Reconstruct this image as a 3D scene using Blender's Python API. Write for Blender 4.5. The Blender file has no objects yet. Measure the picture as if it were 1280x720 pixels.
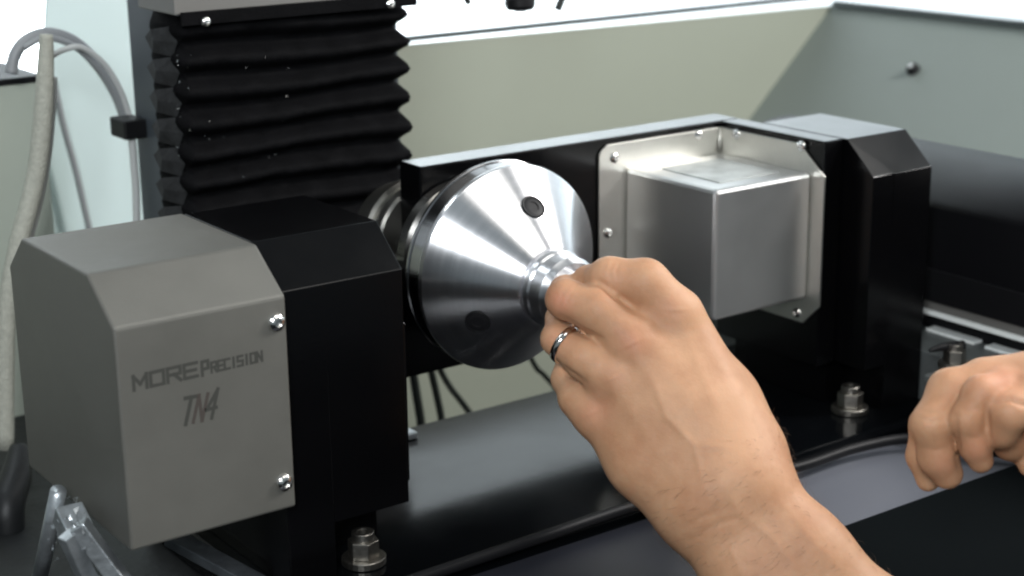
import bpy, bmesh, math, random
import numpy as np
from mathutils import Vector, Matrix
random.seed(7); rng = np.random.default_rng(7)
sc = bpy.context.scene
COL = sc.collection
S = 1.6                     # survey units -> metres
Z0 = -0.2455                # survey height of the base plate's top
def W(x, y, z): return Vector((x*S, y*S, (z-Z0)*S))

# ------------------------------------------------------------------ camera
ya, pa, ra, F = math.radians(35.63), math.radians(15.97), math.radians(-0.7336), 2085.0
fw = Vector((math.sin(ya)*math.cos(pa), math.cos(ya)*math.cos(pa), -math.sin(pa)))
rt0 = Vector((math.cos(ya), -math.sin(ya), 0)); up0 = rt0.cross(fw)
rt = math.cos(ra)*rt0 + math.sin(ra)*up0
up = math.cos(ra)*up0 - math.sin(ra)*rt0
cam = bpy.data.objects.new('camera', bpy.data.cameras.new('camera')); COL.objects.link(cam)
m = Matrix((rt, up, -fw)).transposed().to_4x4(); m.translation = W(0, 0, 0); cam.matrix_world = m
cam.data.sensor_width = 36; cam.data.lens = F/1280*36
cam.data.clip_start = 0.01; cam.data.clip_end = 50
cam.data.dof.use_dof = True; cam.data.dof.focus_distance = 0.90; cam.data.dof.aperture_fstop = 8
sc.camera = cam
def ray(px, py): return rt*((px-640)/F) - up*((py-360)/F) + fw
def D(px, py, d):                       # point seen at a photo position, at depth d (survey units)
    v = ray(px, py)*d; return W(*v)
def PL(px, py, ax, val):                # point seen at a photo position, on the plane axis = val (survey units)
    v = ray(px, py); return v*(val/v[ax])

# ------------------------------------------------------------------ light
w = bpy.data.worlds.new('World'); sc.world = w; w.use_nodes = True
w.node_tree.nodes['Background'].inputs[0].default_value = (0.55, 0.66, 0.72, 1)
w.node_tree.nodes['Background'].inputs[1].default_value = 0.28
def area(name, loc, target, sx, sy, power, col):
    l = bpy.data.lights.new(name, 'AREA'); l.shape = 'RECTANGLE'; l.size = sx; l.size_y = sy
    l.energy = power; l.color = col
    o = bpy.data.objects.new(name, l); COL.objects.link(o); o.location = loc
    o.rotation_euler = (Vector(target)-Vector(loc)).to_track_quat('-Z', 'Y').to_euler()
    return o
CN = W(.3505, .475, -.163)
area('unseen_lamp', CN+Vector((.20, -.85, 1.10)), CN, .80, .50, 6.0, (1, .97, .92))  # overhead room light
area('unseen_lamp', (1.62, .50, 1.28), (.83, .73, .17), .4, .4, 1.5, (1, .96, .9))  # added lamp, only there to lift the right tower's chamfer
area('unseen_lamp', CN+Vector((.92, -.52, .72)), CN, .26, .30, 16.0, (1, .98, .96))  # unseen key lamp, set to draw the cone's right streak
area('unseen_lamp', CN+Vector((-.68, -.78, .44)), CN, .18, .24, 9.0, (.93, .97, 1))  # unseen lamp beside the camera, set to draw the cone's left streak
area('background_fill', W(.75, .88, -.18), W(.85, 1.12, .10), 1.6, .12, 20.0, (.90, .97, 1))  # added lamp hidden behind the back wall to brighten the room wall
area('background_fill', W(1.25, .45, -.18), W(1.5, .5, .05), .9, .12, 8.0, (.90, .97, 1))  # added lamp hidden behind the side wall, brightens the right room wall
area('background_fill', W(.10, .74, .30), W(.16, .80, -.05), .3, .1, 1.6, (.90, .97, 1))  # added out-of-view lamp lifting the pale panel and cabinet
sc.view_settings.view_transform = 'Standard'; sc.view_settings.look = 'None'
sc.view_settings.exposure = 0; sc.view_settings.gamma = 1
sc.render.engine = 'CYCLES'; sc.cycles.filter_width = 2.2

# ------------------------------------------------------------------ materials
def mat(name, col, rough=.5, metal=0, bump=0, bscale=200, var=0, vscale=20, coat=0, aniso=0, spec=.5,
        rvar=0, stretch=None, sss=0, col2=None):
    M = bpy.data.materials.new(name); M.use_nodes = True; nt = M.node_tree; n = nt.nodes; L = nt.links
    p = n['Principled BSDF']; p.inputs['Base Color'].default_value = (*col, 1)
    p.inputs['Roughness'].default_value = rough; p.inputs['Metallic'].default_value = metal
    p.inputs['Specular IOR Level'].default_value = spec
    p.inputs['Coat Weight'].default_value = coat; p.inputs['Coat Roughness'].default_value = .08
    tc = n.new('ShaderNodeTexCoord'); src = tc.outputs['Object']
    if stretch:
        mp = n.new('ShaderNodeMapping'); mp.inputs['Scale'].default_value = stretch
        L.new(src, mp.inputs[0]); src = mp.outputs[0]
    if var or rvar:
        t = n.new('ShaderNodeTexNoise'); t.inputs['Scale'].default_value = vscale; t.inputs['Detail'].default_value = 6
        t.inputs['Roughness'].default_value = .65
        L.new(src, t.inputs['Vector'])
        if var:
            mx = n.new('ShaderNodeMix'); mx.data_type = 'RGBA'
            c2 = col2 or tuple(c*(1+var) for c in col)
            mx.inputs['A'].default_value = (*(tuple(c*(1-var) for c in col) if not col2 else col), 1); mx.inputs['B'].default_value = (*c2, 1)
            r = n.new('ShaderNodeMapRange'); r.inputs[1].default_value = .3; r.inputs[2].default_value = .7
            L.new(t.outputs['Fac'], r.inputs[0]); L.new(r.outputs[0], mx.inputs['Factor']); L.new(mx.outputs['Result'], p.inputs['Base Color'])
        if rvar:
            r = n.new('ShaderNodeMapRange'); r.inputs[1].default_value = .25; r.inputs[2].default_value = .75
            r.inputs[3].default_value = max(.02, rough-rvar); r.inputs[4].default_value = rough+rvar
            L.new(t.outputs['Fac'], r.inputs[0]); L.new(r.outputs[0], p.inputs['Roughness'])
    if bump:
        t2 = n.new('ShaderNodeTexNoise'); t2.inputs['Scale'].default_value = bscale; t2.inputs['Detail'].default_value = 3
        L.new(src, t2.inputs['Vector'])
        b = n.new('ShaderNodeBump'); b.inputs['Strength'].default_value = bump; b.inputs['Distance'].default_value = .001
        L.new(t2.outputs['Fac'], b.inputs['Height']); L.new(b.outputs[0], p.inputs['Normal'])
    if aniso:
        p.inputs['Anisotropic'].default_value = aniso; p.inputs['Anisotropic Rotation'].default_value = .25
        tg = n.new('ShaderNodeTangent'); tg.direction_type = 'RADIAL'; tg.axis = 'Z'
        L.new(tg.outputs[0], p.inputs['Tangent'])
    if sss:
        p.inputs['Subsurface Weight'].default_value = sss; p.inputs['Subsurface Radius'].default_value = (1, .35, .2)
        p.inputs['Subsurface Scale'].default_value = .004
    return M
M = {}
M['cover'] = mat('grey_metallic_paint', (.120, .117, .104), .46, .30, bump=.35, bscale=2500, var=.09, vscale=14, rvar=.10)
M['black'] = mat('black_gloss_anodised', (.0015, .0015, .0018), .21, 0, bump=.03, bscale=500, rvar=.05, vscale=14, spec=.25)
M['base'] = mat('black_polished_plate', (.002, .0024, .003), .14, 0, bump=.02, bscale=120, rvar=.04, vscale=14, spec=.12)
M['steel'] = mat('brushed_stainless', (.70, .70, .69), .40, 1, bump=.04, bscale=900, rvar=.04, vscale=8, var=.03)
M['flange'] = mat('zinc_sheet', (.60, .59, .55), .42, 1, bump=.06, bscale=90, var=.08, vscale=25)
M['turned'] = mat('turned_aluminium', (.88, .88, .90), .30, 1, aniso=.88, bump=.10, bscale=900, var=.05, vscale=260, rvar=.05, stretch=(.003, .003, 1))
M['turned_dark'] = mat('turned_steel', (.42, .41, .39), .22, 1, aniso=.7)
M['chrome'] = mat('screw_steel', (.75, .74, .72), .16, 1)
M['boltdark'] = mat('black_oxide', (.008, .008, .009), .5, 0, spec=.25)
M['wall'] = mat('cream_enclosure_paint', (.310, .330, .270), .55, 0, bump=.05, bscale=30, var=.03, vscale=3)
M['teal'] = mat('pale_enclosure_paint', (.68, .80, .79), .5, 0, var=.02, vscale=4)
M['white'] = mat('white_paint', (.82, .86, .88), .6)
M['lip'] = mat('dark_gasket', (.04, .05, .05), .6)
M['column'] = mat('dark_grey_paint', (.050, .060, .070), .5, 0, bump=.1, bscale=400, var=.08, vscale=8)
M['bellows'] = mat('black_bellows_cloth', (.004, .004, .0045), .65, 0, bump=.5, bscale=900, var=.3, vscale=60, spec=.035)
M['dust'] = mat('dusty_bellows_side', (.012, .0125, .0135), .85, 0, bump=.6, bscale=300, var=.8, vscale=120)
M['rail'] = mat('grey_painted_rail', (.16, .155, .145), .5, .2, var=.08, vscale=20)
M['hose'] = mat('pale_plastic_conduit', (.52, .53, .52), .45, 0, bump=.2, bscale=300)
M['hose_dark'] = mat('grey_conduit', (.28, .29, .30), .45, 0, bump=.2, bscale=300)
M['braid'] = mat('cream_braid', (.42, .42, .36), .6, 0, bump=.9, bscale=700, var=.15, vscale=300)
M['cable'] = mat('black_cable', (.015, .018, .016), .4)
M['panel'] = mat('grey_green_panel', (.50, .54, .46), .6, var=.04, vscale=6)
M['alu'] = mat('worn_aluminium', (.45, .48, .50), .38, .8, bump=.4, bscale=250, var=.3, vscale=60)
M['alu_dark'] = mat('dark_worn_steel', (.10, .11, .12), .45, .6, bump=.4, bscale=250, var=.4, vscale=60)
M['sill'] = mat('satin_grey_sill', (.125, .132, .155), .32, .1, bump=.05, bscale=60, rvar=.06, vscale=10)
M['apron'] = mat('black_satin_apron', (.003, .0042, .0048), .8, 0, bump=.1, bscale=300, spec=.03)
M['rubber'] = mat('black_rubber', (.006, .006, .007), .5, 0, bump=.2, bscale=100, spec=.2)
M['table'] = mat('grey_table', (.10, .11, .11), .45, .2, bump=.2, bscale=200, var=.15, vscale=40)
M['plate'] = mat('bright_plate', (.85, .88, .86), .5, 0, var=.06, vscale=80)
M['iron'] = mat('dark_cast_iron', (.014, .015, .016), .5, .3, bump=.4, bscale=150, var=.4, vscale=40)
M['ink'] = mat('dark_grey_ink', (.035, .035, .030), .6)
M['ink_red'] = mat('brown_ink', (.046, .037, .032), .6)
M['gold'] = mat('silver_ring', (.78, .74, .70), .14, 1)
M['rust'] = mat('red_brown_plastic', (.040, .018, .014), .6)
M['decal'] = mat('pale_label', (.42, .44, .43), .45, .3, var=.25, vscale=60)

# ------------------------------------------------------------------ mesh helpers
def link(name, me, material, parent=None, label=None, cat=None, group=None, kind=None):
    o = bpy.data.objects.new(name, me); COL.objects.link(o)
    if material is not None: me.materials.append(material)
    if parent is not None: o.parent = parent
    if label: o['label'] = label
    if cat: o['category'] = cat
    if group: o['group'] = group
    if kind: o['kind'] = kind
    return o
def thing(name, label, cat, loc=(0, 0, 0), group=None):
    o = bpy.data.objects.new(name, None); COL.objects.link(o); o.empty_display_size = .02
    o['label'] = label; o['category'] = cat
    if group: o['group'] = group
    return o
def fin(bm, name, bev=0, seg=2, smooth=False):
    bmesh.ops.remove_doubles(bm, verts=bm.verts, dist=1e-6)
    if bev:
        ed = [e for e in bm.edges if len(e.link_faces) == 2 and e.calc_face_angle(0) > .3]
        bmesh.ops.bevel(bm, geom=ed, offset=bev*S, segments=seg, affect='EDGES', profile=.5)
    bmesh.ops.recalc_face_normals(bm, faces=bm.faces)
    me = bpy.data.meshes.new(name); bm.to_mesh(me); bm.free()
    if smooth: me.polygons.foreach_set('use_smooth', [True]*len(me.polygons))
    return me
def b_box(bm, x0, x1, y0, y1, z0, z1):
    v = [bm.verts.new(W(x, y, z)) for z in (z0, z1) for y in (y0, y1) for x in (x0, x1)]
    for f in ((0, 1, 3, 2), (4, 6, 7, 5), (0, 4, 5, 1), (1, 5, 7, 3), (3, 7, 6, 2), (2, 6, 4, 0)):
        bm.faces.new([v[i] for i in f])
def box(name, m_, x0, x1, y0, y1, z0, z1, bev=0, **k):
    bm = bmesh.new(); b_box(bm, x0, x1, y0, y1, z0, z1); return link(name, fin(bm, name, bev), m_, **k)
def b_ext(bm, prof, ax, a, b):
    """extrude a polygon of 2-D points along axis ax from a to b (survey units)"""
    def pt(p, t):
        if ax == 0: return W(t, p[0], p[1])
        if ax == 1: return W(p[0], t, p[1])
        return W(p[0], p[1], t)
    A = [bm.verts.new(pt(p, a)) for p in prof]; B = [bm.verts.new(pt(p, b)) for p in prof]
    bm.faces.new(A); bm.faces.new(B[::-1])
    for i in range(len(A)):
        j = (i+1) % len(A); bm.faces.new((A[i], B[i], B[j], A[j]))
def ext(name, m_, prof, ax, a, b, bev=0, **k):
    bm = bmesh.new(); b_ext(bm, prof, ax, a, b); return link(name, fin(bm, name, bev), m_, **k)
def tube_me(name, pts, r, n=12, res=6, caps=True):
    """tube through world points (catmull-rom), r a float or list"""
    pts = [Vector(p) for p in pts]; rs = r if isinstance(r, (list, tuple)) else [r]*len(pts)
    P, R_ = [], []
    for i in range(len(pts)-1):
        p0 = pts[max(i-1, 0)]; p1 = pts[i]; p2 = pts[i+1]; p3 = pts[min(i+2, len(pts)-1)]
        k = res if len(pts) > 2 else 1
        for s in range(k):
            t = s/k
            P.append(.5*((2*p1)+(-p0+p2)*t+(2*p0-5*p1+4*p2-p3)*t*t+(-p0+3*p1-3*p2+p3)*t**3)); R_.append(rs[i]*(1-t)+rs[i+1]*t)
    P.append(pts[-1]); R_.append(rs[-1])
    bm = bmesh.new(); rings = []
    d0 = (P[1]-P[0]).normalized(); u = d0.orthogonal().normalized()
    for i, p in enumerate(P):
        d = (P[min(i+1, len(P)-1)]-P[max(i-1, 0)]).normalized()
        u = (u-d*u.dot(d)).normalized(); v = d.cross(u)
        rings.append([bm.verts.new(p+(u*math.cos(a)+v*math.sin(a))*R_[i]) for a in [2*math.pi*j/n for j in range(n)]])
    for a, b in zip(rings, rings[1:]):
        for j in range(n): bm.faces.new((a[j], a[(j+1) % n], b[(j+1) % n], b[j]))
    if caps: bm.faces.new(rings[0][::-1]); bm.faces.new(rings[-1])
    return fin(bm, name, 0, smooth=True)
def tube(name, m_, pts, r, n=12, res=6, **k): return link(name, tube_me(name, pts, r, n, res), m_, **k)
def lathe_me(name, prof, n=96, sharp=True):
    """prof: list of (r, z) in metres; local Z axis"""
    bm = bmesh.new(); rings = []
    for r, z in prof:
        if r < 1e-7: rings.append([bm.verts.new((0, 0, z))])
        else: rings.append([bm.verts.new((r*math.cos(2*math.pi*j/n), r*math.sin(2*math.pi*j/n), z)) for j in range(n)])
    for a, b in zip(rings, rings[1:]):
        for j in range(n):
            k = (j+1) % n
            q = [a[j], a[k], b[k], b[j]] if len(a) > 1 and len(b) > 1 else ([a[0], b[k], b[j]] if len(a) == 1 else [a[j], a[k], b[0]])
            bm.faces.new(q)
    bmesh.ops.recalc_face_normals(bm, faces=bm.faces)
    for f in bm.faces: f.smooth = True
    if sharp:
        for e in bm.edges:
            if len(e.link_faces) == 2 and e.calc_face_angle(0) > .35: e.smooth = False
    me = bpy.data.meshes.new(name); bm.to_mesh(me); bm.free()
    return me
def orient(o, loc, axis):
    o.matrix_world = Matrix.Translation(loc) @ Vector(axis).to_track_quat('Z', 'Y').to_matrix().to_4x4()

# button-head screw with a socket: shared mesh
def screw_mesh(r, dark=False):
    p = [(0, r*.28), (r*.38, r*.28), (r*.42, r*.62), (r*.62, r*.55), (r*.86, r*.36), (r, .08*r), (r, 0)]
    return lathe_me('screw', p, 24)
SCR = screw_mesh(.0038); SCR.materials.append(M['chrome'])
def screw(loc, axis, parent, name='screw', me=SCR, scale=1):
    o = bpy.data.objects.new(name, me); COL.objects.link(o); o.parent = parent
    orient(o, loc, axis); o.scale = (scale,)*3
    return o

# ================================================================== SETTING
def quad(name, m_, pts, **k):
    bm = bmesh.new(); bm.faces.new([bm.verts.new(W(*p)) for p in pts])
    bmesh.ops.solidify(bm, geom=bm.faces[:], thickness=.004) if False else None
    return link(name, fin(bm, name), m_, **k)
def slab(name, m_, pts, th, **k):
    """quad of survey points given thickness th (metres) away from the camera side"""
    P = [W(*p) for p in pts]; nrm = (P[1]-P[0]).cross(P[2]-P[0]).normalized()
    if nrm.dot(W(0, 0, 0)-P[0]) > 0: nrm = -nrm
    bm = bmesh.new(); A = [bm.verts.new(p) for p in P]; B = [bm.verts.new(p+nrm*th) for p in P]
    bm.faces.new(A); bm.faces.new(B[::-1])
    for i in range(len(A)): j = (i+1) % len(A); bm.faces.new((A[i], B[i], B[j], A[j]))
    return link(name, fin(bm, name, 0), m_, **k)
# back wall (cream), sloping slightly inwards; corner line down-left
def corner(z): t = (-.132-z)/.065; return (.842-.072*t, .80-.002*t, z)
c0, c1 = corner(-.130), corner(-.46)
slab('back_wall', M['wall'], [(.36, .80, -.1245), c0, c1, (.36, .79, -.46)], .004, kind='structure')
slab('side_wall', mat('shaded_green_grey_paint', (.185, .212, .195), .55, bump=.05, bscale=30, var=.03, vscale=3), [c0, (.842, .20, -.130), (c1[0], .20, -.46), c1], .004, kind='structure')  # green-grey hue, plus the wall's weaker light painted in as darker tone
# dark lip along the top edges
ext('wall_edge', M['lip'], [(.797, -.1245), (.803, -.1245), (.803, -.1215), (.797, -.1215)], 0, .36, .842, kind='structure')
ext('wall_edge', M['lip'], [(.8405, -.130), (.846, -.130), (.846, -.1265), (.8405, -.1265)], 1, .20, .797, kind='structure')
# bright room wall beyond the enclosure
box('room_wall', M['white'], -.4, 2.2, 1.12, 1.13, -.9, 1.0, kind='structure')
box('room_wall', M['white'], 1.5, 1.51, .1, 1.119, -.9, 1.0, kind='structure')
box('machine_bed', M['iron'], -.2, .62, .44, .5530, -.275, -.2605, kind='structure')
box('machine_bed', M['iron'], -.2, .240, .5532, .72, -.300, -.2650, kind='structure')
box('floor', M['iron'], -1.2, 2.2, -.8, 1.3, -.62, -.60, kind='structure')
# pale panel left of the column
q = lambda px, py, Y: tuple(PL(px, py, 1, Y))
slab('side_panel', M['teal'], [q(62, -60, .80), q(240, -60, .80), q(250, 420, .80), q(20, 640, .80)], .004, kind='structure')

# ================================================================== COLUMN + BELLOWS
t = thing('machine_column', 'dark grey upright machine column behind the black pleated bellows', 'machine column')
box('column_body', M['column'], .283, .385, .62, .672, -.185, .06, .001, parent=t)

t = thing('bellows_cover', 'black pleated bellows way cover hanging under the grey rail', 'bellows')
def bellows():
    bm = bmesh.new(); zt, pitch, N = -.0730, .01165, 9
    prev = None; nx = 40
    for i in range(N*6+1):
        ph = i/6; z = zt-ph*pitch
        s = .5-.5*math.cos(2*math.pi*ph); s = s**.7
        y = .588-.0085*s
        inset = .0022*(1-s)
        row = []
        for j in range(nx+1):
            u = j/nx; x = .2655+inset+(.3655-inset*2-.2655)*u
            wob = .0005*math.sin(7*u+i*.15)+.0005*math.sin(19*u+i*.4)+.0003*math.sin(41*u+i*.9)+rng.normal()*.00035
            row.append(bm.verts.new(W(x, y+wob*.8, z+.0008*math.sin(5*u+ph))))
        # wrap the sides back
        a = bm.verts.new(W(.2665+inset, .612, z)); b = bm.verts.new(W(.3645-inset, .612, z))
        row = [a]+row+[b]
        if prev:
            for j in range(len(row)-1): bm.faces.new((prev[j], prev[j+1], row[j+1], row[j]))
        prev = row
    return fin(bm, 'pleated_cloth', smooth=True)
link('pleated_cloth', bellows(), M['bellows'], parent=t)
def side_folds():
    bm = bmesh.new(); zt, pitch = -.077, .01165
    for i in range(8):
        z = zt-i*pitch
        P = [(.2665, .592, z), (.2632-.0006*random.random(), .603, z-.002), (.2640, .611, z-pitch*.5), (.2632, .603, z-pitch*.93), (.2665, .592, z-pitch), (.2670, .588, z-pitch*.5)]
        c = bm.verts.new(W(.2625, .600, z-pitch*.5)); V = [bm.verts.new(W(*p)) for p in P]
        for k in range(len(V)): bm.faces.new((c, V[k], V[(k+1) % len(V)]))
    return fin(bm, 'side_gusset')
link('side_gusset', side_folds(), M['dust'], parent=t)
box('top_rail', M['rail'], .262, .368, .578, .611, -.0715, -.055, .0006, parent=t)
box('top_flange', M['bellows'], .264, .3675, .576, .5775, -.0755, -.0705, .0002, parent=t)
for px, py in ((257, 27), (488, 5)):
    screw(W(*PL(px, py, 1, .576)), (0, -1, 0), t, scale=.85)
bm = bmesh.new()                                              # metal chips caught on the pleats
for k in range(46):
    px = 222+random.random()**2*150; py = 60+random.random()*165
    c = W(*PL(px, py, 1, .5795)); s_ = .0004+.0007*random.random()
    v = [bm.verts.new(c+Vector((random.uniform(-1, 1), random.uniform(-1, 1), random.uniform(-1, 1)))*s_) for _ in range(4)]
    for f in ((0, 1, 2), (0, 2, 3), (0, 3, 1), (1, 3, 2)): bm.faces.new([v[i] for i in f])
link('metal_chips', fin(bm, 'metal_chips'), M['chrome'], kind='stuff', label='tiny bright metal chips caught on the black bellows pleats', cat='metal chips')

# ================================================================== TRUNNION TABLE
T = thing('trunnion_table', 'black tilting rotary table with grey end cover bolted to the machine bed', 'rotary table')
box('base_plate', M['base'], .225, .5368, .4345, .5535, -.2600, -.2455, .0008, parent=T)
def tower(xa, xb, inner):
    yf, yt, zt, zc = .448, .463, -.130, -.1435
    full = [(yf, -.2455), (yf, zc), (yt, zt), (.512, zt), (.5255, -.142), (.5255, -.2455)]
    notch = [(.470, -.2455), (.470, -.2275), (.467, -.2255), (yf, -.2255), (yf, zc), (yt, zt), (.512, zt), (.5255, -.142), (.5255, -.2455)]
    bm = bmesh.new()
    mid = inner
    if xa < .4: b_ext(bm, full, 0, xa, mid); b_ext(bm, notch, 0, mid, xb)
    else: b_ext(bm, notch, 0, xa, mid); b_ext(bm, full, 0, mid, xb)
    return fin(bm, 'tower', .0003, 2)
tl = link('tower', tower(.2307, .277, .2480), M['black'], parent=T)
tr = link('tower', tower(.5003, .5355, .5125), M['black'], parent=T)
# grey end cover
cv = ext('end_cover', M['cover'], [(.441, -.2125), (.441, -.1425), (.4585, -.1297), (.5125, -.1297), (.5265, -.1415), (.5265, -.2125)], 0, .1742, .2303, .0009, parent=T,
         label='angular metallic grey end cover with dark lettering')
for px, py in ((345, 403), (355, 603)):
    screw(W(*PL(px, py, 1, .441)), (0, -1, 0), cv, scale=1.25)
GL = {'M': [((0, 0), (0, 1)), ((0, 1), (.5, .35)), ((.5, .35), (1, 1)), ((1, 1), (1, 0))], 'O': [((0, 0), (0, 1)), ((0, 1), (1, 1)), ((1, 1), (1, 0)), ((1, 0), (0, 0))],
      'R': [((0, 0), (0, 1)), ((0, 1), (1, 1)), ((1, 1), (1, .5)), ((1, .5), (0, .5)), ((.5, .5), (1, 0))], 'E': [((0, 0), (0, 1)), ((0, 1), (1, 1)), ((0, .5), (.9, .5)), ((0, 0), (1, 0))],
      'P': [((0, 0), (0, 1)), ((0, 1), (1, 1)), ((1, 1), (1, .45)), ((1, .45), (0, .45))], 'C': [((1, 1), (0, 1)), ((0, 1), (0, 0)), ((0, 0), (1, 0))],
      'I': [((.5, 0), (.5, 1))], 'S': [((1, 1), (0, 1)), ((0, 1), (0, .5)), ((0, .5), (1, .5)), ((1, .5), (1, 0)), ((1, 0), (0, 0))],
      'N': [((0, 0), (0, 1)), ((0, 1), (1, 0)), ((1, 0), (1, 1))], 'T': [((0, 1), (1, 1)), ((.5, 0), (.5, 1))], '4': [((.75, 0), (.75, 1)), ((.75, 1), (0, .35)), ((0, .35), (1, .35))]}
def text(body, px0, py0, px1, py1, hpx, m_, name, shear=0, th=.16, gap=.28):
    """block lettering printed on the end cover: every stroke a thin raised bar"""
    A = W(*PL(px0, py0, 1, .4408)); B = W(*PL(px1, py1, 1, .4408)); Hh = hpx/F*.55*S
    wl = (B-A).length/(len(body)-gap*(1)); bm = bmesh.new(); ex = (B-A).normalized(); k = 0
    lw = wl*(1-gap)
    for i, ch in enumerate(body):
        for n_, ((x0, y0), (x1, y1)) in enumerate(GL[ch]):
            p = A+ex*(i*wl+x0*lw+shear*y0*Hh); q_ = A+ex*(i*wl+x1*lw+shear*y1*Hh)
            p.z += y0*Hh; q_.z += y1*Hh
            d = (q_-p).normalized(); s_ = Vector((0, 1, 0)).cross(d)*th*Hh/2; p -= d*th*Hh/2; q_ += d*th*Hh/2
            k += 1; y = .441*S-.00004-.000012*(k % 7)
            bm.faces.new([bm.verts.new((v.x, y, v.z)) for v in (p-s_, q_-s_, q_+s_, p+s_)])
    bmesh.ops.recalc_face_normals(bm, faces=bm.faces)
    me = bpy.data.meshes.new(name); bm.to_mesh(me); bm.free()
    return link(name, me, m_, parent=cv)
text('MORE', 168, 488, 247, 470, 16, M['ink'], 'lettering', 0, .25, .24)
text('P', 253.5, 469.5, 261, 467.5, 16, M['ink'], 'lettering', 0, .24, .1)
text('RECISION', 265, 465.5, 328, 451, 11.5, M['ink'], 'lettering', 0, .26, .25)
text('T', 225, 532, 240, 529, 31, M['ink'], 'lettering', .3, .15, .0)
text('N', 242, 528, 253, 526, 31, M['ink_red'], 'lettering', .3, .13, .0)
text('4', 256, 525, 268, 522, 33, M['ink'], 'lettering', .3, .13, .0)
# cradle
ext('cradle_beam', M['black'], [(.2775, -.2130), (.2775, -.1680), (.3300, -.1680), (.3350, -.1630), (.3350, -.1300), (.4999, -.1300), (.4999, -.2130)], 1, .5265, .5415, .0006, parent=T)
box('cradle_arm', M['black'], .4892, .4997, .4645, .5262, -.2260, -.1300, .0006, parent=T)
box('cradle_arm', M['black'], .2775, .2880, .4645, .5262, -.2260, -.1680, .0006, parent=T)
# stainless servo housing in the inner corner, with its folded flange
yb, yf_, x1, x2, zt, zb = .5262, .4700, .4352, .4890, -.1435, -.1970
sv = box('servo_housing', M['steel'], x1, x2-.0012, yf_, yb-.0012, zb, zt, .0016, parent=T, label='square brushed steel box with pale label on top')
r_ = .004
fl = [(.4212+.0, -.1985), (.4212, -.1375)] + [(.4212+r_-r_*math.cos(a), -.1375+r_*math.sin(a)) for a in (.4, .8, 1.2)] + [(.4255, -.1325), (.4880, -.1325), (.4880, -.2070), (.4212+.006, -.2070)]
ext('flange_plate', M['flange'], fl, 1, yb-.0011, yb-.0002, .0002, parent=sv)
fr = [(.5258, -.1325), (.4775, -.1325), (.4630, -.1440), (.4630, -.1990), (.4720, -.2080), (.5258, -.2080)]
ext('flange_plate', M['flange'], fr, 0, x2-.0011, x2-.0002, .0002, parent=sv)
# corner weld ridge of the flange
tube('corner_seam', M['flange'], [W(x2-.0018, yb-.0018, -.1335), W(x2-.0018, yb-.0018, -.1430)], .0012, 8, parent=sv)
box('label_plate', M['decal'], .4455, .478, .4790, .5140, zt+.0001, zt+.0004, parent=sv)
for px, py in ((768, 197), (760, 291), (873, 169)):
    screw(W(*PL(px, py, 1, yb-.0011)), (0, -1, 0), sv, scale=.95)
for px, py in ((921, 168), (1002, 183), (996, 391)):
    screw(W(*PL(px, py, 0, x2-.0011)), (-1, 0, 0), sv, scale=.95)
# rotary spindle hub on the beam
cx, cz = .3510, -.1652
hub = link('spindle_hub', lathe_me('spindle_hub', [(0, 0), (.050, 0), (.052, .002), (.052, .010), (.048, .012), (.048, .017), (.0505, .018), (.0505, .022), (.046, .0235), (.046, .034), (.0, .034)]), M['turned_dark'], parent=T)
orient(hub, W(cx, .5264, cz), (0, -1, 0)); hub.scale = (.88, .88, 1)
box('key_block', M['alu'], .3215, .3390, .5400, .5520, -.2453, -.2425, .0005, parent=T)
rh = link('spindle_motor', lathe_me('spindle_motor', [(0, 0), (.034, 0), (.036, .001), (.036, .007), (.033, .009), (.033, .017), (.0355, .018), (.0355, .023), (.030, .025), (.030, .040), (.027, .042), (0, .042)]), mat('worn_turned_steel', (.40, .39, .36), .3, 1, aniso=.6), parent=T)
orient(rh, W(.3480, .5418, -.1640), (0, 1, 0)); rh.scale = (1.05, 1.05, 1)
# foot bolts
def hexbolt(name, r, h, washer=True):
    bm = bmesh.new()
    def prism(n, r0, z0, z1, rot=0):
        A = [bm.verts.new((r0*math.cos(2*math.pi*i/n+rot), r0*math.sin(2*math.pi*i/n+rot), z0)) for i in range(n)]
        B = [bm.verts.new((v.co.x, v.co.y, z1)) for v in A]
        bm.faces.new(A[::-1]); bm.faces.new(B)
        for i in range(n): j = (i+1) % n; bm.faces.new((A[i], A[j], B[j], B[i]))
    prism(24, r*1.55, 0, h*.22); prism(6, r*1.12, h*.22, h*.75, .3)
    A = [bm.verts.new((r*.8*math.cos(a), r*.8*math.sin(a), h*.75+.0001)) for a in [2*math.pi*i/20 for i in range(20)]]
    B = [bm.verts.new((r*.8*math.cos(a), r*.8*math.sin(a), h)) for a in [2*math.pi*i/20 for i in range(20)]]
    Cc = [bm.verts.new((r*.42*math.cos(a), r*.42*math.sin(a), h)) for a in [2*math.pi*i/20 for i in range(20)]]
    Dd = [bm.verts.new((r*.4*math.cos(a), r*.4*math.sin(a), h*.6)) for a in [2*math.pi*i/20 for i in range(20)]]
    for i in range(20):
        j = (i+1) % 20
        bm.faces.new((A[i], A[j], B[j], B[i])); bm.faces.new((B[i], B[j], Cc[j], Cc[i])); bm.faces.new((Cc[i], Cc[j], Dd[j], Dd[i]))
    bm.faces.new(Dd)
    return fin(bm, name, .00025, 1)
HB = hexbolt('foot_bolt', .0085, .020); HB.materials.append(mat('worn_bolt_steel', (.28, .265, .24), .38, 1, bump=.2, bscale=300, var=.3, vscale=120))
for px, py in ((455, 703), (1062, 514)):
    o = bpy.data.objects.new('foot_bolt', HB); COL.objects.link(o); o.parent = T
    p = PL(px, py, 2, -.2453); o.location = W(*p); o.scale = (.92, .92, .92)

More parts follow.
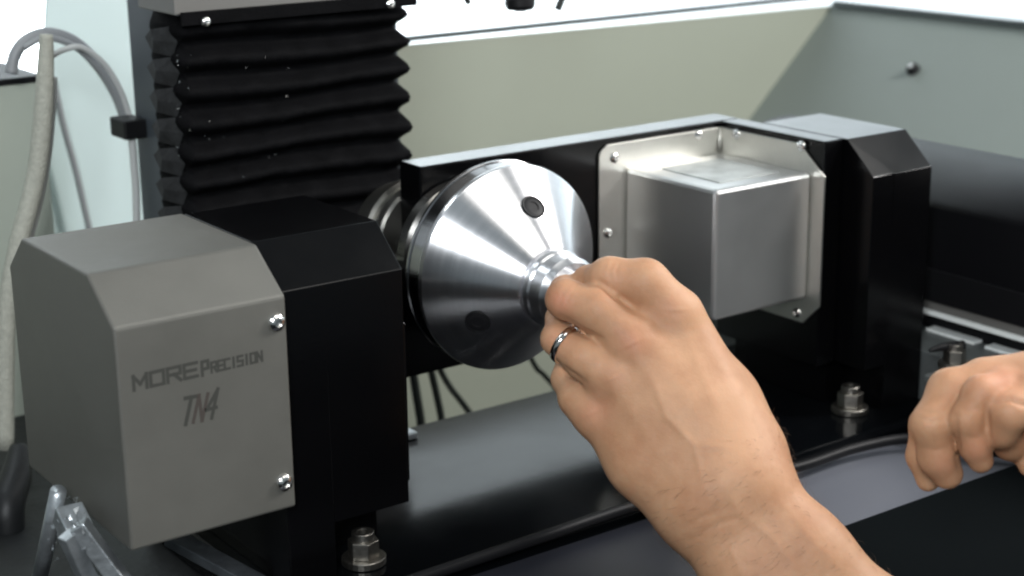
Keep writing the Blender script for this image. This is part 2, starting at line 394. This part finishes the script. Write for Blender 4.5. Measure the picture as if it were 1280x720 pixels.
# ================================================================== CONE FIXTURE
K = thing('cone_fixture', 'large shiny turned aluminium cone with short nose, mounted on the spindle', 'fixture')
def cz_(Y): return (.526-Y)*S
R = S
tilt = math.radians(2.5); AX = Vector((0, -math.cos(tilt), -math.sin(tilt)))
PV = W(cx, .49, cz)
def cpt(dx, Y, dz): return PV + Matrix.Rotation(tilt, 3, 'X') @ Vector((dx*S, (Y-.49)*S, dz*S))
prof = [(0, cz_(.4935)), (.0385*R, cz_(.4935)), (.0394*R, cz_(.4932)), (.0397*R, cz_(.4920)), (.0395*R, cz_(.4908)), (.0392*R, cz_(.4905)),
        (.0150*R, cz_(.4660)), (.0142*R, cz_(.4655)), (0, cz_(.4655))]
rim = [(0, cz_(.5055)), (.0360*R, cz_(.5055)), (.0368*R, cz_(.5050)), (.0368*R, cz_(.5022)), (.0388*R, cz_(.5020)), (.0395*R, cz_(.5016)), (.0395*R, cz_(.5006)), (.0390*R, cz_(.5003)), (.0390*R, cz_(.4937)), (0, cz_(.4937))]
rb = link('rim_band', lathe_me('rim_band', rim, 160), mat('polished_rim_dark_reflection', (.33, .33, .34), .16, 1), parent=K, label='polished band with its dark reflection painted in, round the back of the cone'); orient(rb, cpt(0, .526, 0), AX)  # reflection of dark surroundings partly painted in as darker metal
cb = link('cone_body', lathe_me('cone_body', prof, 160), M['turned'], parent=K); orient(cb, cpt(0, .526, 0), AX)
prof = [(.0128*R, cz_(.4658)), (.0128*R, cz_(.4645)), (.0141*R, cz_(.4638)), (.0143*R, cz_(.4625)), (.0140*R, cz_(.4615)), (.0134*R, cz_(.4608)), (.0134*R, cz_(.4550)), (.0128*R, cz_(.4541)), (.0120*R, cz_(.4523)), (.0100*R, cz_(.4523)), (.0098*R, cz_(.4528)), (.0086*R, cz_(.4528)),
        (.0080*R, cz_(.4520)), (.0078*R, cz_(.4400)), (.0065*R, cz_(.4390)), (0, cz_(.4390))]
ns = link('nose', lathe_me('nose', prof, 96), M['turned'], parent=K); orient(ns, cpt(0, .526, 0), AX)
nrm45 = 1/math.sqrt(2)
CBM = lathe_me('cap_screw', [(.0066, .0003), (.0064, .0006), (.0056, .0005), (.0056, .0002), (.0046, .0005), (.0028, .0005), (.0027, .00005), (0, .00005)], 32)
CBM.materials.append(M['boltdark'])
# azimuths of the visible bolts, from the photo
pb = PL(662, 259, 1, .4790); az0 = math.atan2(pb[2]-cz, pb[0]-cx)
for k in range(3):
    az = az0+k*2*math.pi/3
    rr = .0268; Y = .4905-(.0392-rr)*(.4905-.4650)/(.0392-.0140)
    d = Vector((math.cos(az)*nrm45, -nrm45, math.sin(az)*nrm45))
    o = bpy.data.objects.new('cap_screw', CBM); COL.objects.link(o); o.parent = K
    orient(o, cpt(rr*math.cos(az), Y, rr*math.sin(az))+d*.0002, Matrix.Rotation(tilt, 3, 'X') @ d); o.scale = (1.15,)*3

# ================================================================== RIGHT SIDE
t = thing('way_cover', 'long dark box cover with rounded top edge behind the right tower', 'way cover')
prof = [(.560, -.2045), (.560, -.168)] + [(.605-.045*math.cos(a), -.168+.0175*math.sin(a)) for a in [.05+1.52*i/24 for i in range(25)]] + [(.61, -.156), (.61, -.2045)]
ext('cover_shell', mat('dark_satin_cover', (.005, .005, .006), .45, 0, spec=.12), prof, 1, .20, .60, 0, parent=t)
for p__ in bpy.data.meshes['cover_shell'].polygons: p__.use_smooth = abs(p__.normal.y) < .5 and p__.normal.z > .05
box('wiper_lip', M['rubber'], .5585, .5598, .2, .5995, -.2095, -.195, .0003, parent=t)
t = thing('side_table', 'grey side table with a bright rail and pale plates beyond the right tower', 'machine table')
box('table_top', M['table'], .5375, .5665, .20, .60, -.2600, -.2243, .0005, parent=t)
box('table_top', M['table'], .5140, .5374, .400, .428, -.2272, -.2243, .0005, parent=t)
box('dark_recess', M['rubber'], .5668, .60, .20, .60, -.2600, -.2162, parent=t)
box('bright_rail', M['plate'], .5585, .5610, .2, .60, -.2160, -.2140, .0003, parent=t)
box('rail_body', M['rail'], .5611, .60, .2, .60, -.2160, -.2090, .0003, parent=t)
for y0, y1 in ((.474, .484), (.4405, .4670), (.404, .4345), (.37, .398)):
    box('plate', M['plate'], .5600, .5662, y0, y1, -.2242, -.2228, .0003, parent=t)
t = thing('clamp_screw', 'small steel clamp screw with black lever on the grey side table', 'clamp')
p = PL(1192, 458, 2, -.2241)
o = bpy.data.objects.new('clamp_nut', HB.copy()); COL.objects.link(o); o.parent = t; o.location = W(*p); o.scale = (.8, .8, .8)
pw = W(*p)+Vector((0, 0, .013))
tube('lever', M['boltdark'], [pw+Vector((.008, 0, .0)), pw+Vector((-.008, .004, .001)), pw+Vector((-.018, .006, .0))], [.0036, .0026, .0012], 10, parent=t)

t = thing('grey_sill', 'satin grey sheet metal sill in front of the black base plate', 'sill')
box('sill_sheet', mat('shaded_grey_sill', (.018, .019, .025), .36, spec=.3), .20, .4090, .345, .4315, -.2540, -.2505, .0006, parent=t)  # sill split here; left stretch painted darker for its shade and dull reflection
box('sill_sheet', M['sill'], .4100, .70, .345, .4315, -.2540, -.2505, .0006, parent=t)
t = thing('front_apron', 'black machine apron across the bottom right corner under the hands', 'apron')
box('apron_sheet', M['apron'], -.1, .75, .20, .3800, -.2700, -.2480, .0012, parent=t)
tube('rubber_hose', M['rubber'], [W(*PL(x, y, 2, -.2450)) for x, y in ((380, 772), (526, 722), (660, 677), (788, 634), (900, 606), (1000, 583), (1070, 560), (1140, 548), (1200, 560), (1300, 570))], .0034, 12,
     label='thin black rubber hose lying along the front edge of the base', cat='hose')

# wall screw
t = thing('wall_knob', 'small dark round knob on the sloping right wall', 'knob')
# the side wall plane: passes corner line, parallel to Y
def side_hit(px, py):
    best = None
    for k in range(400):
        z = -.13-.33*k/399; X = corner(z)[0]; p = PL(px, py, 0, X)
        e = abs(p[2]-z)
        if best is None or e < best[0]: best = (e, p)
    return best[1]
p = side_hit(1142, 88); nw = Vector((-.067, 0, .072)).normalized()
nw = Vector((-.065, 0, .072)).normalized()
o = link('knob_head', lathe_me('knob_head', [(0, .010), (.006, .010), (.0085, .007), (.0085, .002), (.010, .001), (.010, 0)], 24), M['boltdark'], parent=t)
orient(o, W(*p), nw); o.scale = (.7, .7, .7)
o = link('knob_center', lathe_me('knob_center', [(0, .0115), (.0035, .0110), (.004, .0095)], 16), M['chrome'], parent=t); orient(o, W(*p), nw); o.scale = (.7, .7, .7)

# top of picture: coolant nozzle and hose ends
t = thing('spindle_nozzle', 'dark tool tip poking down at the top edge of the picture', 'nozzle')
o = link('nozzle_body', lathe_me('nozzle_body', [(0, 0), (.009, 0), (.011, .003), (.011, .008), (.008, .010), (.008, .05), (0, .05)], 24), M['boltdark'], parent=t)
o.location = W(*PL(650, 12, 1, .60))
o = link('nozzle_collar', lathe_me('nozzle_collar', [(.0045, -.0002), (.0045, -.0012), (0, -.0012)], 24), M['chrome'], parent=t); o.location = W(*PL(650, 12, 1, .60))
tube('coolant_line', M['cable'], [W(*PL(x, y, 1, .60)) for x, y in ((566, -60), (572, -25), (586, 4))], .0022, 8, label='thin dark coolant line end left of the tool tip, at the top edge', cat='hose')
tube('coolant_line', M['cable'], [W(*PL(x, y, 1, .60)) for x, y in ((712, -60), (709, -20), (697, 12))], .0028, 8, label='thin dark coolant line end right of the tool tip, at the top edge', cat='hose')

# ================================================================== LEFT SIDE
t = thing('control_cabinet', 'grey-green cabinet with dark top edge behind the left hoses', 'cabinet')
Pc = PL(52, 102, 1, .72)
box('cabinet_body', M['panel'], -.05, Pc[0], .72, .79, -.32, Pc[2], .001, parent=t)
box('cabinet_lid', M['boltdark'], -.05, Pc[0]+.0008, .7185, .7905, Pc[2]+.0002, Pc[2]+.003, .0004, parent=t)
Yc = .675
tube('corrugated_conduit', M['hose_dark'], [W(*PL(x, y, 1, Yc+.02)) for x, y in ((14, 92), (19, 68), (34, 50), (60, 42), (92, 52), (122, 80), (146, 118), (160, 156))], .0044, 12, res=5,
     label='grey arching conduit bending over from the cabinet to the black clip', cat='conduit')
tube('pale_cable', M['hose'], [W(*PL(x, y, 1, Yc)) for x, y in ((62, 72), (80, 62), (104, 60), (132, 82), (152, 116), (165, 156))], .0020, 10,
     label='thin pale cable arching beside the grey conduit into the black clip', cat='cable')
tube('pale_cable', M['hose'], [W(*PL(x, y, 1, Yc-.01)) for x, y in ((164, 160), (167, 200), (170, 240), (171, 300))], .0026, 10,
     label='pale cable running down from the black clip beside the column', cat='cable')
tube('pale_cable', M['hose_dark'], [W(*PL(x, y, 1, Yc+.012)) for x, y in ((30, 60), (58, 47), (96, 60), (130, 92), (150, 126), (162, 158))], .0022, 10,
     label='thin grey cable lying on the inside of the arching conduit', cat='cable')
tube('clear_tube', M['hose'], [W(*PL(x, y, 1, .65)) for x, y in ((66, 96), (64, 140), (58, 200), (48, 252), (32, 312))], .0030, 10,
     label='thin pale tube running down against the right side of the cream braided hose', cat='tube')
tube('braided_hose', M['braid'], [W(*PL(x, y, 1, .64)) for x, y in ((58, 43), (57, 80), (54, 140), (48, 200), (38, 250), (22, 310), (8, 400), (6, 560))], [.0040, .0052]+[.0060]*6, 16,
     label='thick cream braided hose hanging down at the far left', cat='hose')
tube('slanted_cable', M['hose_dark'], [W(*PL(x, y, 1, .79)) for x, y in ((66, 98), (80, 160), (95, 215), (112, 290))], .0026, 10,
     label='thin grey cable running slanted down the pale panel', cat='cable')
p = PL(163, 159, 1, .668)
box('cable_clip', M['rubber'], p[0]-.0060, p[0]+.0045, .660, .676, p[2]-.0040, p[2]+.0042, .0008, label='small black clip holding the cables at the column edge', cat='clip')

# cables hanging behind the cone
for i, (pts, rad) in enumerate([(((512, 440), (520, 490), (528, 545), (540, 680)), .0036), (((533, 440), (545, 490), (554, 540), (570, 680)), .0030), (((540, 440), (560, 480), (590, 520), (690, 660)), .0026), (((660, 440), (672, 462), (690, 480), (790, 600)), .0022)]):
    tube('hanging_cable', M['cable'], [W(*PL(x, y, 1, .66)) for x, y in pts], rad, 10, group='cables hanging behind the cone',
         label=['leftmost dark cable hanging under the cradle beam beside the tower', 'straight dark cable second from left under the cradle beam', 'slanting dark cable right of the two straight ones under the beam', 'short dark cable just left of the hand under the cone'][i], cat='cable')

# aluminium bracket at lower left
t = thing('aluminium_bracket', 'worn aluminium bracket with upright rod and slanted bar, lower left', 'bracket')
tube('rod', M['alu'], [W(*PL(73, 614, 0, .166)), W(*PL(47, 735, 0, .166))], .0042, 12, parent=t)
def bar(name, a, b, wd, th, m_, parent):
    a, b = Vector(a), Vector(b); d = (b-a).normalized(); s_ = d.cross(Vector((0, 0, 1))).normalized(); u_ = s_.cross(d)
    bm = bmesh.new(); V = []
    for p in (a, b):
        for i, j in ((-1, -1), (1, -1), (1, 1), (-1, 1)): V.append(bm.verts.new(p+s_*i*wd/2+u_*j*th/2))
    for f in ((0, 1, 2, 3), (7, 6, 5, 4), (0, 4, 5, 1), (1, 5, 6, 2), (2, 6, 7, 3), (3, 7, 4, 0)): bm.faces.new([V[i] for i in f])
    return link(name, fin(bm, name, .0004), m_, parent=parent)
bar('slanted_bar', W(*PL(98, 655, 0, .164)), W(*PL(165, 745, 0, .176)), .010, .008, M['alu'], t)
bar('slanted_bar', W(*PL(84, 668, 0, .160)), W(*PL(120, 745, 0, .168)), .007, .008, M['alu'], t)
bar('clamp_block', W(*PL(84, 640, 0, .166)), W(*PL(98, 668, 0, .166)), .014, .012, M['alu'], t)
bm = bmesh.new()
for k in range(60):
    c = W(*PL(88+random.gauss(0, 14), 660+random.gauss(0, 16), 0, .1625)); s_ = .0006+.0014*random.random()
    v = [bm.verts.new(c+Vector((random.uniform(-1, 1), random.uniform(-1, 1), random.uniform(-1, 1)))*s_) for _ in range(4)]
    for f in ((0, 1, 2), (0, 2, 3), (0, 3, 1), (1, 3, 2)): bm.faces.new([v[i] for i in f])
link('aluminium_swarf', fin(bm, 'aluminium_swarf'), M['alu'], kind='stuff', label='pile of bright aluminium swarf on the lower left bracket', cat='metal swarf')
t = thing('bracket_arm', 'dark steel arm end with bolts on the bed beneath the grey end cover', 'bracket')
bar('arm_bar', W(*PL(215, 672, 1, .50)), W(*PL(330, 735, 1, .46)), .012, .006, M['alu_dark'], t)
bar('arm_bar', W(*PL(262, 668, 1, .52)), W(*PL(345, 700, 1, .49)), .006, .006, M['alu_dark'], t)
t = thing('motor_connector', 'dark curved cable connector hanging at the far left edge below the cream hose', 'connector')
tube('connector_body', M['iron'], [W(*PL(24, 560, 1, .62)), W(*PL(20, 596, 1, .61)), W(*PL(8, 640, 1, .60)), W(*PL(16, 700, 1, .60))], [.006, .010, .011, .010], 16, parent=t)

# ================================================================== PERSON (two arms), smooth implicit surface
def sdf_caps(P, a, b, ra_, rb):
    ab = b-a; L2 = (ab*ab).sum(); tt = np.clip(((P-a)@ab)/L2, 0, 1)
    d = P-(a+tt[..., None]*ab); return np.sqrt((d*d).sum(-1))-(ra_+(rb-ra_)*tt)
def smin(a, b, k):
    h = np.clip(.5+.5*(b-a)/k, 0, 1); return b*(1-h)+a*h-k*h*(1-h)
def surface_nets(f, lo, h):
    nx, ny, nz = f.shape; ins = f < 0
    c = np.zeros((nx-1, ny-1, nz-1), np.int32)
    for i in (0, 1):
        for j in (0, 1):
            for k in (0, 1): c += ins[i:nx-1+i, j:ny-1+j, k:nz-1+k]
    act = (c > 0) & (c < 8); idx = -np.ones(act.shape, np.int64); idx[act] = np.arange(act.sum())
    I, J, Kk = np.nonzero(act); acc = np.zeros((len(I), 3)); cnt = np.zeros(len(I))
    cor = [(i, j, k) for i in (0, 1) for j in (0, 1) for k in (0, 1)]
    for a in cor:
        for ax in range(3):
            if a[ax]: continue
            b = list(a); b[ax] = 1
            fa = f[I+a[0], J+a[1], Kk+a[2]]; fb = f[I+b[0], J+b[1], Kk+b[2]]
            mk = (fa < 0) != (fb < 0); tt = np.where(mk, fa/np.where(fa == fb, 1, fa-fb), 0)
            pt = np.array(a, float)+tt[:, None]*np.eye(3)[ax]
            acc += pt*mk[:, None]; cnt += mk
    V = lo+(np.stack([I, J, Kk], 1)+acc/cnt[:, None])*h
    Fc = []
    for ax in range(3):
        o1, o2 = [(1, 2), (2, 0), (0, 1)][ax]
        sl = [slice(1, -1)]*3; sa = list(sl); sa[ax] = slice(0, -1); 
        s0 = [slice(1, -1) for _ in range(3)]; s0[ax] = slice(0, f.shape[ax]-1)
        s1 = [slice(1, -1) for _ in range(3)]; s1[ax] = slice(1, f.shape[ax])
        A_, B_ = ins[tuple(s0)], ins[tuple(s1)]; X = np.nonzero(A_ != B_)
        base = [X[0]+(ax != 0), X[1]+(ax != 1), X[2]+(ax != 2)]
        def at(d1, d2):
            q_ = [b.copy() for b in base]; q_[o1] = q_[o1]-d1; q_[o2] = q_[o2]-d2; return idx[q_[0], q_[1], q_[2]]
        Q = np.stack([at(1, 1), at(0, 1), at(0, 0), at(1, 0)], 1)
        flip = B_[X]; Q[flip] = Q[flip][:, ::-1]; Fc.append(Q)
    return V, np.concatenate(Fc)
def jt(px, py, d, r): p = D(px, py, d); return np.array(p[:]), r*d/F*S
def build_skin(groups, palm, h, kpalm=.016, kf=.0012, carve=()):
    """groups: list of finger chains; palm: list of capsules"""
    pts = [p for g in groups for p, r in g]+[p for c in palm for p, r in c]
    rmax = max([r for g in groups for p, r in g]+[r for c in palm for p, r in c])
    lo = np.min(pts, 0)-rmax-.006; hi = np.max(pts, 0)+rmax+.006
    n = np.ceil((hi-lo)/h).astype(int)+1
    G = np.stack(np.meshgrid(*[lo[i]+h*np.arange(n[i]) for i in range(3)], indexing='ij'), -1).astype(np.float32)
    fp = None
    for c in palm:
        for (a, r0), (b, r1) in zip(c, c[1:]):
            d = sdf_caps(G, a.astype(np.float32), b.astype(np.float32), r0, r1); fp = d if fp is None else smin(fp, d, kpalm)
    ff = None
    for g in groups:
        fg = None
        for (a, r0), (b, r1) in zip(g, g[1:]):
            d = sdf_caps(G, a.astype(np.float32), b.astype(np.float32), r0, r1); fg = d if fg is None else smin(fg, d, .004)
        ff = fg if ff is None else smin(ff, fg, kf)
    f = smin(fp, ff, .006)
    for (a, b, r, k) in carve:
        d = -sdf_caps(G, a.astype(np.float32), b.astype(np.float32), r, r); f = -smin(-f, -d, k)
    # low-frequency unevenness of flesh
    V, Q = surface_nets(f, lo, h)
    return V, Q
skin = bpy.data.materials.new('skin'); skin.use_nodes = True
nt = skin.node_tree; n = nt.nodes; Lk = nt.links; p_ = n['Principled BSDF']
tc = n.new('ShaderNodeTexCoord')
n1 = n.new('ShaderNodeTexNoise'); n1.inputs['Scale'].default_value = 26; n1.inputs['Detail'].default_value = 5; n1.inputs['Roughness'].default_value = .6
Lk.new(tc.outputs['Object'], n1.inputs['Vector'])
mx = n.new('ShaderNodeMix'); mx.data_type = 'RGBA'; mx.inputs['A'].default_value = (.385, .195, .105, 1); mx.inputs['B'].default_value = (.490, .275, .158, 1)
mr = n.new('ShaderNodeMapRange'); mr.inputs[1].default_value = .38; mr.inputs[2].default_value = .62
Lk.new(n1.outputs['Fac'], mr.inputs[0]); Lk.new(mr.outputs[0], mx.inputs['Factor'])
at_ = n.new('ShaderNodeAttribute'); at_.attribute_name = 'flush'
mx2 = n.new('ShaderNodeMix'); mx2.data_type = 'RGBA'; mx2.inputs['B'].default_value = (.54, .20, .13, 1)
Lk.new(at_.outputs['Fac'], mx2.inputs['Factor']); Lk.new(mx.outputs['Result'], mx2.inputs['A'])
Lk.new(mx2.outputs['Result'], p_.inputs['Base Color'])
p_.inputs['Roughness'].default_value = .58; p_.inputs['Specular IOR Level'].default_value = .35; p_.inputs['Subsurface Weight'].default_value = .25
p_.inputs['Subsurface Radius'].default_value = (1, .35, .2); p_.inputs['Subsurface Scale'].default_value = .004
v1 = n.new('ShaderNodeTexVoronoi'); v1.inputs['Scale'].default_value = 900; Lk.new(tc.outputs['Object'], v1.inputs['Vector'])
n2 = n.new('ShaderNodeTexNoise'); n2.inputs['Scale'].default_value = 110; n2.inputs['Detail'].default_value = 6; Lk.new(tc.outputs['Object'], n2.inputs['Vector'])
b1 = n.new('ShaderNodeBump'); b1.inputs['Strength'].default_value = .15; b1.inputs['Distance'].default_value = .0004; Lk.new(v1.outputs['Distance'], b1.inputs['Height'])
b2 = n.new('ShaderNodeBump'); b2.inputs['Strength'].default_value = .28; b2.inputs['Distance'].default_value = .0015; Lk.new(n2.outputs['Fac'], b2.inputs['Height']); Lk.new(b1.outputs[0], b2.inputs['Normal'])
Lk.new(b2.outputs[0], p_.inputs['Normal'])
def sculpt(me, strokes):
    n_ = len(me.vertices); co = np.zeros(n_*3); me.vertices.foreach_get('co', co); co = co.reshape(-1, 3)
    no = np.zeros(n_*3); me.vertex_normals.foreach_get('vector', no); no = no.reshape(-1, 3)
    C_ = np.array(W(0, 0, 0)); d = co-C_; z = d@np.array(fw); u = 640+F*(d@np.array(rt))/z; v = 360-F*(d@np.array(up))/z
    face = np.clip(-(no*(d/np.linalg.norm(d, axis=1)[:, None])).sum(1)*2, 0, 1)
    P2 = np.stack([u, v], 1); off = np.zeros(n_)
    for pts, wd, amp in strokes:
        pts = np.array(pts, float); best = np.full(n_, 1e9); tb = np.zeros(n_); N_ = len(pts)-1
        for i in range(N_):
            a_, b_ = pts[i], pts[i+1]; t_ = np.clip(((P2-a_)@(b_-a_))/((b_-a_)@(b_-a_)), 0, 1)
            dd = np.linalg.norm(P2-(a_+t_[:, None]*(b_-a_)), axis=1); m_ = dd < best; best[m_] = dd[m_]; tb[m_] = (i+t_[m_])/N_
        off += amp*np.exp(-.5*(best/wd)**2)*face*(.35+.65*np.sin(np.pi*np.clip(tb, .02, .98)))
    co += no*off[:, None]; me.vertices.foreach_set('co', co.ravel()); me.update()
def skin_obj(name, V, Q, flush, parent, strokes=()):
    me = bpy.data.meshes.new(name); me.from_pydata(V.tolist(), [], Q.tolist()); me.update()
    me.polygons.foreach_set('use_smooth', [True]*len(me.polygons))
    fl_ = np.zeros(len(V))
    for (p, rad, amt) in flush:
        d2 = ((V-np.array(p[:]))**2).sum(1); fl_ = np.maximum(fl_, .6*amt*np.exp(-d2/(2*rad*rad)))
    bmt = bmesh.new(); bmt.from_mesh(me)
    for _ in range(3): bmesh.ops.smooth_vert(bmt, verts=bmt.verts, factor=.5, use_axis_x=True, use_axis_y=True, use_axis_z=True)
    bmt.to_mesh(me); bmt.free()
    sculpt(me, strokes)
    a = me.attributes.new('flush', 'FLOAT', 'POINT'); a.data.foreach_set('value', fl_.astype(np.float32))
    o = link(name, me, skin, parent=parent)
    return o
person = thing('person', 'person with bare arms, left hand with a ring gripping the cone nose', 'person')
d0 = .553
fingers = [
 [jt(846, 391, d0+.004, 30), jt(806, 354, d0+.003, 30), jt(762, 347, d0+.005, 25), jt(736, 354, .568, 21), jt(728, 362, .577, 16)],          # index
 [jt(792, 430, d0, 29), jt(748, 388, d0+.001, 29), jt(707, 374, d0+.004, 24), jt(708, 366, .570, 21), jt(712, 362, .580, 15)],              # middle
 [jt(768, 474, d0+.002, 28), jt(730, 447, d0+.003, 26), jt(697, 424, d0+.008, 20), jt(700, 398, .574, 17), jt(712, 382, .582, 14)],         # ring
 [jt(742, 518, d0+.007, 26), jt(722, 498, d0+.011, 23), jt(708, 474, .572, 18), jt(714, 436, .582, 16), jt(722, 408, .586, 13)],            # little
 [jt(880, 500, .575, 34), jt(845, 440, .590, 28), jt(800, 410, .596, 22), jt(757, 386, .595, 18)],                                          # thumb (behind)
]
palm = [
 [jt(760, 364, d0+.009, 17), jt(812, 402, d0+.008, 21)],
 [jt(815, 425, d0+.006, 26), jt(880, 520, .553, 40), jt(905, 600, .548, 46)],
 [jt(848, 392, d0+.006, 28), jt(930, 560, .552, 38), jt(940, 600, .548, 42)],
 [jt(792, 432, d0+.002, 31), jt(900, 600, .546, 44)],
 [jt(768, 476, d0+.004, 31), jt(872, 620, .547, 44)],
 [jt(744, 518, d0+.009, 27), jt(800, 580, .555, 34), jt(862, 640, .552, 40)],
 [jt(858, 420, .566, 26), jt(905, 500, .566, 36), jt(938, 570, .560, 40)],
 [jt(925, 604, .547, 51), jt(1003, 692, .542, 52), jt(1110, 800, .535, 60), jt(1280, 960, .52, 74)],
 [jt(880, 635, .549, 50), jt(950, 730, .544, 58), jt(1040, 830, .537, 66), jt(1200, 1000, .525, 76)],
]
V, Q = build_skin(fingers, palm, .0013)
kn = [(D(846, 385, d0-.01), .007, .55), (D(788, 430, d0-.012), .006, .75), (D(765, 469, d0-.01), .006, .3), (D(736, 515, d0-.005), .007, .7), (D(697, 378, d0-.004), .006, .8), (D(764, 345, d0-.008), .008, .35), (D(690, 424, d0), .006, .45)]
ST = [([(848, 402), (880, 470), (905, 535)], 6, .0005), ([(795, 442), (835, 510), (872, 570)], 6, .0005), ([(770, 486), (805, 540), (845, 595)], 6, .0004),
      ([(846, 384), (846, 390)], 9, .0008), ([(788, 428), (790, 432)], 9, .0010), ([(766, 470), (768, 474)], 8, .0008), ([(737, 515), (739, 519)], 9, .0008),
      ([(815, 470), (832, 520), (868, 556), (880, 610)], 3, .0005), ([(868, 556), (915, 560)], 3, .0004),
      ([(900, 600), (925, 640), (965, 672), (1010, 730)], 4, .0005), ([(925, 640), (915, 690), (940, 740)], 4, .0004), ([(975, 625), (1010, 668), (1060, 720)], 4, .0004),
      ([(748, 352), (768, 368), (794, 386)], 3.0, -.0022), ([(700, 396), (722, 412), (752, 424)], 3.0, -.0018), ([(698, 456), (712, 467), (730, 478)], 3.0, -.0016),
      ([(776, 324), (770, 338), (771, 350)], 1.8, -.0005), ([(768, 324), (762, 338), (763, 352)], 1.8, -.0005), ([(757, 327), (753, 340)], 1.8, -.0004),
      ([(722, 356), (712, 368), (706, 386)], 1.8, -.0005), ([(714, 354), (704, 366), (699, 382)], 1.8, -.0005),
      ([(862, 676), (895, 656), (925, 646)], 2.5, -.0005), ([(850, 664), (880, 645), (905, 636)], 2.2, -.0004),
      ([(812, 402), (830, 420)], 10, -.0010), ([(778, 448), (790, 462)], 7, -.0008), ([(752, 492), (765, 505)], 7, -.0007)]
skin_obj('left_arm', V, Q, kn, person, ST)
# wedding ring around the ring finger
a, _r = jt(728, 446, d0+.003, 26); b, _r2 = jt(697, 424, d0+.008, 20)
a, b = Vector(a), Vector(b); ax_ = (b-a).normalized(); c_ = a.lerp(b, .68)
rr = (20+(26-20)*.32)*d0/F*S+.0006
o = link('ring', lathe_me('ring', [(rr, -.0020), (rr+.0009, -.0016), (rr+.0012, 0), (rr+.0009, .0016), (rr, .0020), (rr-.0008, 0), (rr, -.0020)], 64, sharp=False), M['gold'], parent=person,
         label='plain silver wedding ring')
orient(o, c_, (ax_+Vector(fw)*.0).normalized())
# right hand at the picture's right edge
dr = .500
fingers = [
 [jt(1225, 478, dr, 26), jt(1186, 487, dr, 25), jt(1165, 530, dr-.004, 25), jt(1172, 570, dr-.001, 24), jt(1184, 592, dr+.001, 20)],
 [jt(1250, 488, dr-.008, 24), jt(1226, 492, dr-.010, 22), jt(1208, 525, dr-.010, 20), jt(1218, 556, dr-.008, 19), jt(1226, 576, dr-.006, 16)],
 [jt(1290, 500, dr-.012, 26), jt(1262, 515, dr-.014, 25), jt(1250, 536, dr-.010, 22), jt(1262, 556, dr-.002, 18), jt(1276, 566, dr+.004, 16)],
 [jt(1185, 500, dr+.010, 22), jt(1158, 530, dr+.010, 20), jt(1152, 570, dr+.012, 18), jt(1160, 600, dr+.014, 15)],
 [jt(1310, 520, dr+.004, 26), jt(1300, 560, dr, 22), jt(1290, 580, dr, 18)],
]
palm = [
 [jt(1225, 474, dr+.006, 24), jt(1300, 490, dr+.006, 40), jt(1380, 520, dr, 48)],
 [jt(1255, 476, dr-.002, 24), jt(1320, 490, dr-.006, 42), jt(1400, 520, dr-.004, 50)],
 [jt(1380, 520, dr, 52), jt(1480, 600, dr-.01, 58), jt(1640, 760, dr-.03, 70)],
]
V, Q = build_skin(fingers, palm, .0013)
skin_obj('right_arm', V, Q, [(D(1184, 590, dr-.01), .006, .55), (D(1226, 570, dr-.015), .006, .5), (D(1255, 470, dr-.012), .010, .6), (D(1155, 598, dr), .005, .4)], person,
 [([(1194, 520), (1196, 555), (1200, 590)], 2.5, -.0016), ([(1232, 505), (1234, 540), (1242, 570)], 2.5, -.0014), ([(1240, 505), (1262, 498), (1285, 508)], 2.5, -.0018),
  ([(1150, 512), (1165, 516), (1180, 512)], 1.8, -.0005), ([(1147, 522), (1163, 527), (1180, 524)], 1.8, -.0005), ([(1152, 560), (1170, 563), (1190, 560)], 1.8, -.0004),
  ([(1200, 510), (1212, 514), (1226, 510)], 1.8, -.0005), ([(1205, 545), (1216, 548), (1230, 545)], 1.6, -.0004), ([(1215, 470), (1250, 462), (1290, 470)], 4, .0006)])

# fine dark hair on the forearms
def hair(o, count, test, hl):
    me = o.data; vs = [v for v in me.vertices if test(v.co)]; bm = bmesh.new()
    for _ in range(count):
        v = random.choice(vs); nn = v.normal.normalized(); flow = (-rt*.75+up*-.45+rt*random.gauss(0, .22)+up*random.gauss(0, .22)); flow = (flow-nn*flow.dot(nn)).normalized()
        L_ = hl*random.uniform(.5, 1.2); p0 = v.co-nn*.0004; p1 = p0+nn*L_*.35+flow*L_*.4; p2 = p1+nn*L_*.12+flow*L_*.5
        s1 = nn.cross(flow).normalized()*.00005
        a_ = [bm.verts.new(p0+s1), bm.verts.new(p0-s1), bm.verts.new(p0+nn*.0001), bm.verts.new(p1+s1*.8), bm.verts.new(p1-s1*.8), bm.verts.new(p1+nn*.00009), bm.verts.new(p2)]
        for f in ((0, 1, 4, 3), (1, 2, 5, 4), (2, 0, 3, 5), (3, 4, 6), (4, 5, 6), (5, 3, 6)): bm.faces.new([a_[i] for i in f])
    me2 = bpy.data.meshes.new('arm_hair'); bm.to_mesh(me2); bm.free()
    return link('arm_hair', me2, mat('dark_hair', (.10, .06, .035), .5), parent=person, kind='stuff')
wr = D(880, 560, .55)
hair(bpy.data.objects['left_arm'], 1500, lambda c: (c-wr).dot(rt*.5-up) > .0, .007)
